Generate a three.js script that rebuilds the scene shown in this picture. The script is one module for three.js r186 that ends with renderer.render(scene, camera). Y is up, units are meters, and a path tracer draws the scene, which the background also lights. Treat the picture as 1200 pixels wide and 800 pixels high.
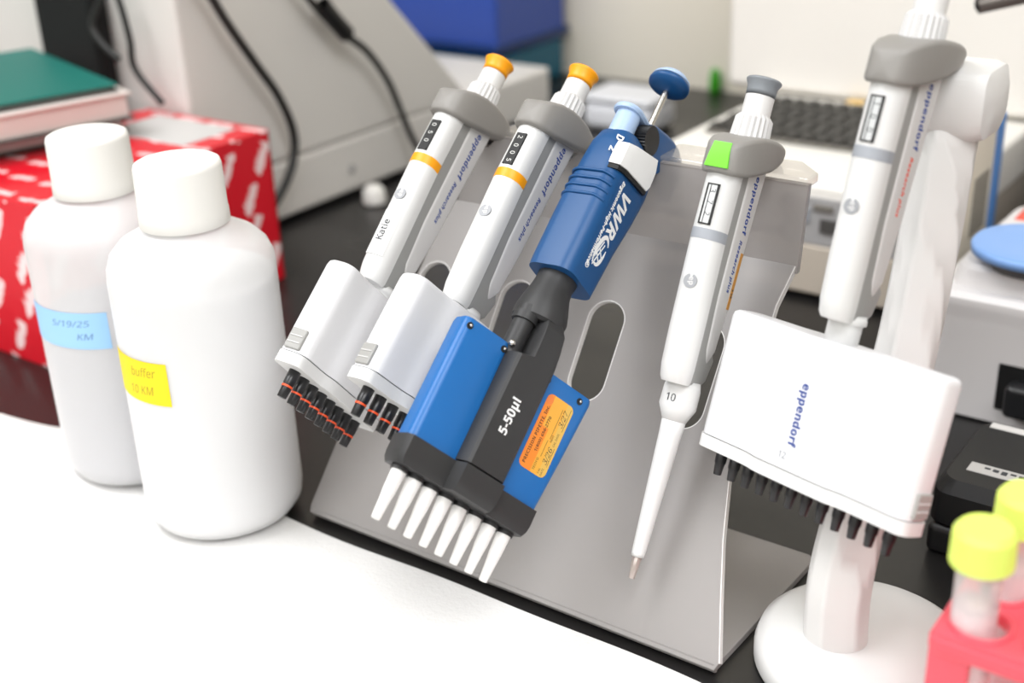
import * as THREE from 'three';
import { RoundedBoxGeometry } from 'three/addons/geometries/RoundedBoxGeometry.js';
import { mergeGeometries, toCreasedNormals } from 'three/addons/utils/BufferGeometryUtils.js';
import { RectAreaLightUniformsLib } from 'three/addons/lights/RectAreaLightUniformsLib.js';
import { FontLoader } from 'three/addons/loaders/FontLoader.js';
import { TextGeometry } from 'three/addons/geometries/TextGeometry.js';

// ---------------------------------------------------------------- camera, light, exposure
// bench frame: x runs along the bench edge, y up from the bench top, z towards the person working there
const scene = new THREE.Scene();
const V = (x, y, z) => new THREE.Vector3(x, y, z);
const camera = new THREE.PerspectiveCamera(29.86, 1.5, 0.02, 20);
camera.position.set(0.48197, 0.4, 0.44502);
camera.quaternion.setFromRotationMatrix(new THREE.Matrix4().makeBasis(
  V(0.81231468, -0.03654737, -0.58207315), V(-0.21372791, 0.90995001, -0.35540309), V(0.54264652, 0.41310443, 0.73135456)));
camera.focus = 0.63;
camera.userData.fStop = 5;
const renderer = new THREE.WebGLRenderer({ antialias: true });
renderer.toneMapping = THREE.LinearToneMapping;
renderer.toneMappingExposure = 0.74;
renderer.shadowMap.enabled = true;
RectAreaLightUniformsLib.init();
scene.background = new THREE.Color(0x000000);
// four recessed ceiling panels: [x, z, width, depth, intensity]
const PANELS = [[-0.7, 0.55, 1.2, 1.0, 9.5], [1.2, 0.55, 1.2, 1.0, 9.5], [-0.7, 2.1, 1.2, 1.0, 6.5], [1.2, 2.1, 1.2, 1.0, 6.5]];
const CEIL = 1.75;

// ---------------------------------------------------------------- helpers
const font = await new FontLoader().loadAsync('fonts/droid/droid_sans_bold.typeface.json');
const fontR = await new FontLoader().loadAsync('fonts/droid/droid_sans_regular.typeface.json');
let seed = 7;
const rnd = () => { seed = (seed * 16807) % 2147483647; return seed / 2147483647; };
const used = new Map();
function numbered(n) { const k = used.get(n) || 0; used.set(n, k + 1); return k ? n + '_' + String(k).padStart(3, '0') : n; }
function mat(color, roughness = 0.5, o = {}) { return new THREE.MeshPhysicalMaterial({ color, roughness, ...o }); }
function mesh(name, geo, m, parent) {
  const o = new THREE.Mesh(geo, m); o.name = parent === scene ? numbered(name) : name;
  o.castShadow = o.receiveShadow = true; parent.add(o); return o;
}
const MM = 0.001;
const pmm = (name, geo, m, parent) => mesh(name, geo.scale(MM, MM, MM), m, parent);       // geometry drawn in millimetres
function tag(o, label, category, group) { o.userData.label = label; o.userData.category = category; if (group) o.userData.group = group; return o; }
function thing(name, label, category, pos = [0, 0, 0], group) {
  const g = new THREE.Group(); g.name = numbered(name); g.position.set(...pos); scene.add(g);
  return tag(g, label, category, group);
}
function struct(name, geo, m) { const o = mesh(name, geo, m, scene); o.userData.kind = 'structure'; return o; }
const box = (x0, x1, y0, y1, z0, z1) => new THREE.BoxGeometry(x1 - x0, y1 - y0, z1 - z0).translate((x0 + x1) / 2, (y0 + y1) / 2, (z0 + z1) / 2);
const rbox = (x0, x1, y0, y1, z0, z1, r = 1, seg = 3) => new RoundedBoxGeometry(x1 - x0, y1 - y0, z1 - z0, seg, r).translate((x0 + x1) / 2, (y0 + y1) / 2, (z0 + z1) / 2);
const cyl = (r0, r1, y0, y1, n = 24, x = 0, z = 0) => new THREE.CylinderGeometry(r1, r0, y1 - y0, n).translate(x, (y0 + y1) / 2, z);
const lathe = (pts, n = 40) => new THREE.LatheGeometry(pts.map(([r, y]) => new THREE.Vector2(Math.max(r, 1e-6), y)), n);
function rrect(w, h, r, n = 5, cx = 0, cy = 0) {       // closed loop [u,v]
  const out = [], W = w / 2 - r, H = h / 2 - r;
  for (const [sx, sy, a0] of [[1, 1, 0], [-1, 1, 90], [-1, -1, 180], [1, -1, 270]])
    for (let i = 0; i <= n; i++) { const a = (a0 + 90 * i / n) * Math.PI / 180; out.push([cx + sx * W + r * Math.cos(a), cy + sy * H + r * Math.sin(a)]); }
  return out;
}
function loft(sections, crease = 0.7) {                // sections: arrays of Vector3 loops of the same length
  const n = sections[0].length, pos = [], idx = [];
  for (const s of sections) for (const p of s) pos.push(p.x, p.y, p.z);
  for (let k = 0; k < sections.length - 1; k++) for (let i = 0; i < n; i++) {
    const a = k * n + i, b = k * n + (i + 1) % n, c = a + n, d = b + n; idx.push(a, b, d, a, d, c);
  }
  for (const [k, flip] of [[0, 1], [sections.length - 1, 0]]) {
    const c = sections[k].reduce((s, p) => s.add(p), V(0, 0, 0)).divideScalar(n), ci = pos.length / 3; pos.push(c.x, c.y, c.z);
    for (let i = 0; i < n; i++) { const a = k * n + i, b = k * n + (i + 1) % n; flip ? idx.push(ci, b, a) : idx.push(ci, a, b); }
  }
  let vol = 0; const P = (i) => V(pos[3 * i], pos[3 * i + 1], pos[3 * i + 2]);
  for (let i = 0; i < idx.length; i += 3) vol += P(idx[i]).dot(P(idx[i + 1]).cross(P(idx[i + 2])));
  if (vol < 0) for (let i = 0; i < idx.length; i += 3) [idx[i], idx[i + 1]] = [idx[i + 1], idx[i]];
  const g = new THREE.BufferGeometry(); g.setAttribute('position', new THREE.Float32BufferAttribute(pos, 3)); g.setIndex(idx);
  const out = toCreasedNormals(g, crease);
  out.setAttribute('uv', new THREE.Float32BufferAttribute(new Float32Array(out.attributes.position.count * 2), 2));
  return out;
}
const loftY = (list, crease) => loft(list.map(([y, loop]) => loop.map(([u, v]) => V(u, y, v))), crease);     // loops in x,z
const loftZ = (list, crease) => loft(list.map(([z, loop]) => loop.map(([u, v]) => V(u, v, z))), crease);     // loops in x,y
const scaleLoop = (loop, s, t = s) => loop.map(([u, v]) => [u * s, v * t]);
function prism(pts, depth, bevel = 0, holes = [], seg = 2) {           // outline in x,y, extruded along z
  const s = new THREE.Shape(pts.map(([x, y]) => new THREE.Vector2(x, y)));
  for (const h of holes) s.holes.push(new THREE.Path(h.map(([x, y]) => new THREE.Vector2(x, y))));
  return new THREE.ExtrudeGeometry(s, { depth, bevelEnabled: bevel > 0, bevelSize: bevel, bevelThickness: bevel, bevelOffset: -bevel, bevelSegments: seg, curveSegments: 8 });
}
const oval = (cx, cy, w, h, n = 10) => rrect(w, h, Math.min(w, h) / 2 - 0.0005 * Math.min(w, h), n, cx, cy);
const tube = (pts, r, seg = 60, n = 10) => new THREE.TubeGeometry(new THREE.CatmullRomCurve3(pts.map((p) => V(...p))), seg, r, n);
const basis = (g, x, y, z, o) => g.applyMatrix4(new THREE.Matrix4().makeBasis(x, y, z).setPosition(o));
// lettering: raised by a hair, its reading direction, its up direction and the middle of the line given
function letters(str, size, along, up, mid, f = font, slant = 0, depth = 0.12) {
  const g = new TextGeometry(str, { font: f, size, depth, curveSegments: 3, bevelEnabled: false }); g.computeBoundingBox();
  const b = g.boundingBox; g.translate(-(b.min.x + b.max.x) / 2, -(b.min.y + b.max.y) / 2, 0);
  if (slant) g.applyMatrix4(new THREE.Matrix4().makeShear(0, 0, slant, 0, 0, 0));
  return basis(g, along, up, along.clone().cross(up), mid);
}
function canvasTex(w, h, draw) {
  const c = document.createElement('canvas'); c.width = w; c.height = h; draw(c.getContext('2d'), w, h);
  const t = new THREE.CanvasTexture(c); t.colorSpace = THREE.SRGBColorSpace; return t;
}
function noiseTex(n, f, lo, hi, srgb = false) {            // tileable value noise with several octaves
  const d = new Uint8Array(n * n * 4), acc = new Float32Array(n * n); let amp = 1, tot = 0;
  for (let o = f; o <= n; o *= 2) {
    const g = Float32Array.from({ length: o * o }, rnd), s = o / n; tot += amp;
    for (let y = 0; y < n; y++) for (let x = 0; x < n; x++) {
      const u = x * s, v = y * s, i = Math.floor(u), j = Math.floor(v), a = u - i, b = v - j, A = a * a * (3 - 2 * a), B = b * b * (3 - 2 * b);
      const q = (p, r) => g[(r % o) * o + p % o];
      acc[y * n + x] += amp * ((q(i, j) * (1 - A) + q(i + 1, j) * A) * (1 - B) + (q(i, j + 1) * (1 - A) + q(i + 1, j + 1) * A) * B);
    }
    amp *= 0.55;
  }
  for (let i = 0; i < n * n; i++) { const v = Math.round(lo + (hi - lo) * acc[i] / tot); d[4 * i] = d[4 * i + 1] = d[4 * i + 2] = v; d[4 * i + 3] = 255; }
  const t = new THREE.DataTexture(d, n, n); t.wrapS = t.wrapT = THREE.RepeatWrapping; t.magFilter = THREE.LinearFilter; t.minFilter = THREE.LinearMipmapLinearFilter;
  if (srgb) t.colorSpace = THREE.SRGBColorSpace; t.needsUpdate = true; return t;
}
const X = V(1, 0, 0), Y = V(0, 1, 0), Z = V(0, 0, 1), NX = V(-1, 0, 0), NY = V(0, -1, 0), NZ = V(0, 0, -1);

// ---------------------------------------------------------------- materials
const benchNoise = noiseTex(256, 8, 70, 150);
benchNoise.repeat.set(3, 3);
const wallNoise = noiseTex(256, 8, 200, 255);
const paperBump = noiseTex(512, 64, 0, 255); paperBump.repeat.set(9, 9);
const M = {
  wall: mat(0xf4eddd, 0.9), wallOther: mat(0xdedbd4, 0.9), ceiling: mat(0xe6e6e4, 0.95), floor: mat(0x8d8a85, 0.7),
  bench: mat(0x1b1a1a, 0.34, { roughnessMap: null }),
  benchFront: mat(0xb8b4aa, 0.6),
  white: mat(0xdededd, 0.4), headWhite: mat(0xe3e3e5, 0.4), warmWhite: mat(0xdedddb, 0.42), spine: mat(0xd2d1d0, 0.42), collar: mat(0x8d8a86, 0.5),
  groove: mat(0x9b9b99, 0.5), ring: mat(0xcfcecd, 0.5), orange: mat(0xfba406, 0.42), capGrey: mat(0x82878c, 0.4), bandGrey: mat(0x9fa3aa, 0.45),
  logo: mat(0x989a9e, 0.35), green: mat(0x6fdc22, 0.45), window: mat(0x0d0d0e, 0.55), windowLight: mat(0xc9cbcb, 0.25), ink: mat(0x20408f, 0.6), inkRed: mat(0xe4604f, 0.6), inkDark: mat(0x3a3c40, 0.6),
  digit: mat(0xd8d8d4, 0.6), nozzle: mat(0x1d1d1f, 0.3), nozzleRing: mat(0xe8552a, 0.4), tabGrey: mat(0xa3a29f, 0.45),
  steel: mat(0xc9c6c2, 0.22, { metalness: 1 }), tipMetal: mat(0xbfb3ad, 0.3, { metalness: 0.6 }),
  blue: mat(0x0a4a80, 0.42), plateBlue: mat(0x1667ae, 0.36), paleBlue: mat(0xa9c1e2, 0.4),
  black: mat(0x2c2c2d, 0.5), blackDeep: mat(0x131314, 0.45), tipWhite: mat(0xf1f0ee, 0.4), tape: mat(0xebebea, 0.7), textWhite: mat(0xf2f2f2, 0.55),
  acrylic: mat(0xc6c2c0, 0.4, { transmission: 0.5, thickness: 0, ior: 1.49 }),
lip: mat(0xf2f0ee, 0.14, { transmission: 0.85, thickness: 0, ior: 1.49 }), edge: mat(0xe6e4e2, 0.4), hdpe: mat(0xfafafa, 0.45, { transmission: 0.46, thickness: 0 }), cap: mat(0xf0eee9, 0.5),  // edge: brightness of edge-lit acrylic put into an opaque pale colour
  liquidGrey: mat(0x8f8c9e, 0.3), liquidClear: mat(0xf3f3f5, 0.3),
  red: mat(0xd5061e, 0.5), machine: mat(0xdfdcd7, 0.6), machineDark: mat(0x4a4846, 0.6), cable: mat(0x222221, 0.5),
  instr: mat(0xf0ede6, 0.5), instrLow: mat(0xc5bbad, 0.55), instrPanel: mat(0xa7a6a6, 0.5), key: mat(0x3a3834, 0.6), keyBed: mat(0x77736c, 0.6),
  binBlue: mat(0x2b4aa0, 0.3), binDark: mat(0x0d2f63, 0.35), binTeal: mat(0x045e77, 0.4),
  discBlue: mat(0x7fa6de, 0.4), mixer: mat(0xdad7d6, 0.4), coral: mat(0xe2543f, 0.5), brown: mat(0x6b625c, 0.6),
  lime: mat(0xe0f46e, 0.45), rack: mat(0xff7486, 0.35, { transmission: 0.5, thickness: 0 }), tubeClear: mat(0xf6f2f2, 0.25, { transmission: 0.6, thickness: 0 }),
  pageWhite: mat(0xd8cfc9, 0.8), pagePink: mat(0xdccdcb, 0.8), teal: mat(0x046a60, 0.55), pad: mat(0xe9e8e6, 0.95, { bumpMap: paperBump, bumpScale: 0.0003 }),
};
M.bench.roughnessMap = benchNoise; M.bench.roughness = 0.75;

// ---------------------------------------------------------------- the room
const RX0 = -2.4, RX1 = 2.8, RZ0 = -1.045, RZ1 = 3.0, FLOOR = -0.92;
struct('floor', box(RX0 - 0.1, RX1 + 0.1, FLOOR - 0.1, FLOOR, RZ0 - 0.1, RZ1 + 0.1), M.floor);
{
  const s = prism([[RX0 - 0.1, -RZ1 - 0.1], [RX1 + 0.1, -RZ1 - 0.1], [RX1 + 0.1, -RZ0 + 0.1], [RX0 - 0.1, -RZ0 + 0.1]], 0.1, 0).rotateX(-Math.PI / 2).translate(0, CEIL, 0);
  struct('ceiling', s, M.ceiling);
}
struct('wall_back', box(RX0 - 0.1, RX1 + 0.1, FLOOR, CEIL, RZ0 - 0.1, RZ0), M.wall);
struct('wall_front', box(RX0 - 0.1, RX1 + 0.1, FLOOR, CEIL, RZ1, RZ1 + 0.1), M.wallOther);
struct('wall_left', box(RX0 - 0.1, RX0, FLOOR, CEIL, RZ0, RZ1), M.wallOther);
struct('wall_right', box(RX1, RX1 + 0.1, FLOOR, CEIL, RZ0, RZ1), M.wallOther);
for (const [px, pz, w, d, k] of PANELS) {
  const t = thing('ceiling_light', 'flush white fluorescent ceiling panel above the bench', 'ceiling light', [px, CEIL, pz], 'ceiling light panels');
  const glow = new THREE.MeshStandardMaterial({ color: 0xffffff, emissive: 0xffffff, emissiveIntensity: 1.5 });
  mesh('frame', mergeGeometries([box(-w / 2 - 0.03, w / 2 + 0.03, -0.025, -0.001, -d / 2 - 0.03, -d / 2), box(-w / 2 - 0.03, w / 2 + 0.03, -0.025, -0.001, d / 2, d / 2 + 0.03),
    box(-w / 2 - 0.03, -w / 2, -0.025, -0.001, -d / 2, d / 2), box(w / 2, w / 2 + 0.03, -0.025, -0.001, -d / 2, d / 2)]), M.ceiling, t);
  mesh('diffuser', box(-w / 2, w / 2, -0.015, -0.002, -d / 2, d / 2), glow, t);
  const l = new THREE.RectAreaLight(0xfcfdff, k, w, d); l.name = 'panel_light'; l.position.set(0, -0.03, 0); l.rotation.x = -Math.PI / 2; t.add(l);
}

// ---------------------------------------------------------------- the bench and its paper
{
  const b = thing('lab_bench', 'long black laboratory bench with a low-gloss dark top', 'bench', [0, 0, 0]);
  const top = rbox(-2.38, 2.78, -0.032, 0, -1.044, 0.36, 0.004); 
  mesh('bench_top', top, M.bench, b);
  mesh('cabinet', box(-2.36, 2.76, -0.9, -0.033, -1.03, 0.32), M.benchFront, b);
}
{
  // white absorbent bench paper: its rear edge wanders, its left end is rumpled
  const nx = 150, nz = 60, pos = [], idx = [], uv = [];
  const edge = (x) => 0.009 + 0.0012 * Math.sin(x * 21 + 1) + 0.0008 * Math.sin(x * 47) - 0.011 * Math.exp(-Math.pow((x + 0.17) / 0.04, 2)) + (x < -0.2 ? (-0.2 - x) * 0.14 : 0);
  const lift = (x, z) => {
    const ru = Math.max(0, Math.min(1, (-0.13 - x) / 0.12)), d = z - edge(x);
    return 0.0012 + 0.0008 * (1 + Math.sin(x * 31 + z * 17)) * Math.min(1, d * 30) * 0.6 + ru * (0.010 * Math.exp(-Math.pow((d - 0.05) / 0.025, 2)) * (1 + 0.5 * Math.sin(x * 26)) + 0.006 * Math.exp(-Math.pow((d - 0.13 + 0.3 * (x + 0.2)) / 0.02, 2)));
  };
  for (let j = 0; j <= nz; j++) for (let i = 0; i <= nx; i++) {
    const x = -0.75 + 1.4 * i / nx, e = edge(x), z = e + (0.362 - e) * j / nz; pos.push(x, lift(x, z), z); uv.push(x, z);
  }
  const N = pos.length / 3;
  for (let i = 0; i < N; i++) { pos.push(pos[3 * i], 0.0004, pos[3 * i + 2]); uv.push(uv[2 * i], uv[2 * i + 1]); }
  const w = nx + 1;
  for (let j = 0; j < nz; j++) for (let i = 0; i < nx; i++) { const a = j * w + i; idx.push(a, a + w, a + 1, a + 1, a + w, a + w + 1, N + a, N + a + 1, N + a + w, N + a + 1, N + a + w + 1, N + a + w); }
  for (let i = 0; i < nx; i++) { const a = i, c = nz * w + i; idx.push(a, a + 1, N + a, a + 1, N + a + 1, N + a, c, N + c, c + 1, c + 1, N + c, N + c + 1); }
  const g = new THREE.BufferGeometry(); g.setAttribute('position', new THREE.Float32BufferAttribute(pos, 3)); g.setAttribute('uv', new THREE.Float32BufferAttribute(uv, 2)); g.setIndex(idx);
  tag(mesh('bench_paper', toCreasedNormals(g, 0.8), M.pad, scene), 'white absorbent bench paper spread along the front of the black bench', 'bench paper');
}

// ---------------------------------------------------------------- pipette stand of frosted acrylic
const SL = 54 * Math.PI / 180, RIDGE_Y = 0.1619, RIDGE_Z = -0.1177, TOP_Y = 0.2085;
{
  const t = thing('pipette_stand', 'grey frosted acrylic pipette stand with a sloping front and oval holes', 'pipette stand', [0, 0, 0]);
  const TH = 0.003;
  mesh('base_plate', prism([[0.004, 0.004], [0.263, 0.004], [0.266, 0.11], [0.262, 0.113], [0.005, 0.113], [0.001, 0.11]], TH, 0.0005).rotateX(-Math.PI / 2).translate(0, 0.0006, 0), M.acrylic, t);
  const outline = [[0, 0.004], [0.001, 0], [0.264, 0], [0.2655, 0.004], [0.2575, 0.03], [0.249, 0.06], [0.2425, 0.09], [0.2395, 0.13], [0.2395, 0.178], [0.243, 0.2], [0.028, 0.2], [0.0235, 0.182], [0.0195, 0.15], [0.011, 0.1], [0.003, 0.045]];
  const holes = [0.033, 0.0915, 0.15, 0.2085].map((x) => oval(x, 0.134, 0.0225, 0.056));
  const n = V(0, Math.cos(SL), Math.sin(SL)), d = V(0, Math.sin(SL), -Math.cos(SL));
  mesh('sloping_panel', basis(prism(outline, TH, 0.0005, holes), X, d, n, V(0, 0.0025, -0.001)), M.acrylic, t);
  for (const h of [0.033, 0.0915, 0.15, 0.2085]) mesh('edge_glow_ring', basis(prism(oval(h, 0.134, 0.0231, 0.0566), TH + 0.0006, 0, [oval(h, 0.134, 0.0217, 0.0552)]), X, d, n, V(0, 0.0025, -0.001).addScaledVector(n, -0.0003)), M.edge, t);  // added pale rings paint the light caught in the hole edges
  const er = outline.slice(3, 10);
  mesh('edge_glow_strip', basis(prism([...er.map(([x, y]) => [x + 0.0004, y]), ...er.slice().reverse().map(([x, y]) => [x - 0.0005, y])], TH + 0.0006, 0), X, d, n, V(0, 0.0025, -0.001).addScaledVector(n, -0.0003)), M.edge, t);  // added pale strip paints the light line along the right edge
  // front bend, a quarter round between base and panel
  const bend = []; for (let i = 0; i <= 8; i++) { const a = (-90 + (i / 8) * 126) * Math.PI / 180; bend.push([0.0045 - 0.0045 + 0.004 * Math.cos(a), 0.0046 + 0.004 * Math.sin(a)]); }
  for (let i = 8; i >= 0; i--) { const a = (-90 + (i / 8) * 126) * Math.PI / 180; bend.push([0.0015 * Math.cos(a), 0.0046 + 0.0015 * Math.sin(a)]); }
  mesh('front_bend', loft([0.002, 0.2635].map((x) => bend.map(([z, y]) => V(x, y, z - 0.003)))), M.acrylic, t);
  // upright panel with a slot for every pipette, and the lip bent backwards
  const slots = [0.053, 0.108, 0.153, 0.213], half = [0.008, 0.008, 0.009, 0.008];
  const up = [[0.0305, 0], [0.244, 0], [0.2475, TOP_Y - RIDGE_Y]];
  for (let i = 3; i >= 0; i--) { const yb = TOP_Y - RIDGE_Y - 0.007, a = slots[i], h = half[i]; up.push([a + h, TOP_Y - RIDGE_Y], [a + h, yb + 0.006], [a + h - 0.006, yb], [a - h + 0.006, yb], [a - h, yb + 0.006], [a - h, TOP_Y - RIDGE_Y]); }
  up.push([0.0335, TOP_Y - RIDGE_Y]);
  mesh('upright_panel', prism(up, TH, 0.0005).translate(0, RIDGE_Y, RIDGE_Z - TH / 2), M.acrylic, t);
  const edges = [0.0345]; slots.forEach((s, i) => edges.push(s - half[i], s + half[i])); edges.push(0.247);
  for (let i = 0; i < 5; i++) {
    const a = edges[2 * i], b = edges[2 * i + 1], c = i === 4 ? 0.014 : 0.003, c0 = i === 0 ? 0.008 : 0.003;
    mesh('top_lip', prism([[a, -0.002], [b, -0.002], [b, 0.024 - c], [b - c, 0.024], [a + c0, 0.024], [a, 0.024 - c0]], TH, 0.0012, [], 3).rotateX(-Math.PI / 2).translate(0, TOP_Y - 0.001, RIDGE_Z), M.lip, t);
  }
}

// ---------------------------------------------------------------- pipettes
function pose(o, x, y, z, el, az) {        // axis rises at el towards the wall, az turned along the bench
  const e = el * Math.PI / 180, a = az * Math.PI / 180;
  const up = V(Math.cos(e) * Math.sin(a), Math.sin(e), -Math.cos(e) * Math.cos(a)), f = V(0, 0, 1); f.addScaledVector(up, -f.dot(up)).normalize();
  o.position.set(x, y, z); o.quaternion.setFromRotationMatrix(new THREE.Matrix4().makeBasis(up.clone().cross(f), up, f));
}
// barrel cross-section: round front, straight flanks
function dSection(r, back, n = 14) { const p = []; for (let i = 0; i <= n; i++) { const a = Math.PI * i / n; p.push([r * Math.cos(a), r * 0.98 * Math.sin(a)]); } p.push([-r * 0.98, back * 0.8], [-r * 0.86, back], [r * 0.86, back], [r * 0.98, back * 0.8]); return p; }
function ribbed(r0, r1, y0, y1, n = 22, amp = 0.35) {
  const rows = [[y0, r0], [y0 + (y1 - y0) * 0.85, r1], [y1, r1 - 1.6]], m = n * 4;
  return loftY(rows.map(([y, r], k) => [y, Array.from({ length: m }, (_, i) => { const a = 2 * Math.PI * i / m, q = k < 2 ? r + amp * Math.cos(n * a) : r; return [q * Math.cos(a), q * Math.sin(a)]; })]), 0.5);
}
function pipetteBody(t, o) {
  const D = (k, cz) => dSection(8.1, -4.2).map(([u, v]) => [u * k, v * k + cz]);
  const cz = (y) => 16 + Math.min(0, (y + 35) * 0.06);
  pmm('barrel', loftY([[-106, D(0.8, 10.5)], [-104, D(0.9, 11)], [-98, D(0.97, 12)], ...[-80, -60, -35, -5].map((y) => [y, D(1, cz(y))])], 0.6), M.white, t);
  pmm('side_channel', loftY([[-105, rrect(13, 16, 3, 5, 0, 1)], [-102, rrect(14.4, 20, 3, 5, 0, 0)], [-92, rrect(14.6, 24, 3, 5, 0, -1)], [-84, rrect(14.6, 17, 2.5, 5, 0, 3.5)], [-40, rrect(14.6, 16, 2.5, 5, 0, 6.5)], [2, rrect(14.6, 16, 2.5, 5, 0, 7)]], 0.6), M.groove, t);
  const sp = (w, d, z) => rrect(w, d, Math.min(2.8, d / 2 - 0.1), 6, 0, z);
  pmm('ejector_spine', loftY([[-95, sp(12.4, 3.4, -2.5)], [-93.5, sp(14.6, 6, -3.2)], [-87, sp(15.8, 12.5, -4)], [-62, sp(16, 17, -3.6)], [4, sp(16, 20.5, -4)]], 0.6), M.spine, t);
  // collar tilted upwards to the finger hook behind
  const S = (z, w, top, bot, r) => [z, rrect(w, top - bot, Math.min(r, (top - bot) / 2 - 0.05, w / 2 - 0.05), 6, 0, (top + bot) / 2)];
  pmm('collar', loftZ([S(27, 9, 5, -5.4, 2), S(26.2, 13.5, 6.8, -6.6, 2.4), S(23, 18.5, 9.2, -7, 2.4), S(17, 22.4, 12.2, -6.2, 2.4), S(8, 24.6, 15.2, -3.6, 2.4), S(-1, 25, 17, -0.6, 2.6), S(-10, 24.4, 18, 2.6, 2.8), S(-18, 22, 18.6, 6, 3), S(-25, 18.6, 18.8, 9.4, 3), S(-31, 14, 18.6, 12.6, 2.6), S(-35.5, 9, 17.8, 14.6, 1.5), S(-37.5, 5, 17, 15.4, 0.7)], 0.9), M.collar, t);
  pmm('plunger_ring', ribbed(9.6, 8.8, 13, 27), M.ring, t);
  pmm('plunger', cyl(7, 7, 25, 38, 32), M.warmWhite, t);
  pmm('plunger_cap', lathe([[0, 36], [7.1, 36], [7.2, 38.5], [7.4, 41], [8.5, 43], [8.6, 43.8], [8, 44.4], [6.4, 44.1], [0, 43.6]], 36), o.accent, t);
  pmm('range_band', loftY([[-37.8, D(1.014, cz(-36))], [-32.8, D(1.014, cz(-34))]], 0.6), o.band, t);
  const win = pmm('volume_window', rbox(-3, 3, -31, -12, 22.6, 24.3, 0.3), o.lightWindow ? M.windowLight : M.window, t);
  if (o.lightWindow) pmm('window_frame', mergeGeometries([box(-3.2, -2.4, -31.2, -11.8, 23.9, 24.45), box(2, 3.2, -31.2, -11.8, 23.9, 24.45), box(-1.4, -1, -30.5, -12.5, 23.9, 24.4), box(-3.2, 3.2, -31.2, -30.5, 23.9, 24.45), box(-3.2, 3.2, -12.5, -11.8, 23.9, 24.45)]), M.window, win);
  const digits = o.digits.map(([q, y]) => letters(q, 2.7, NY, X, V(0.2, y - 3.2, 24.27), fontR));
  pmm('volume_digits', mergeGeometries(digits), o.lightWindow ? M.inkDark : M.digit, win);
  const lg = pmm('emblem_disc', new THREE.CylinderGeometry(3.4, 3.4, 0.9, 28).rotateX(Math.PI / 2).translate(0, -58, 22.2), M.logo, t);
  pmm('emblem_mark', letters('ep', 2.6, V(0.2, -1, 0).normalize(), V(1, 0.2, 0).normalize(), V(0, -58, 22.62)), M.spine, lg);
  pmm('maker_lettering', letters('eppendorf', 4.1, NY, NZ, V(7.85, -15.5, -4), font, 0, 0.25), M.ink, t);
  pmm('model_lettering', letters('Research plus', 2.8, NY, NZ, V(7.85, -45.5, -3.6), font, 0.2, 0.25), o.modelInk, t);
}
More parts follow.
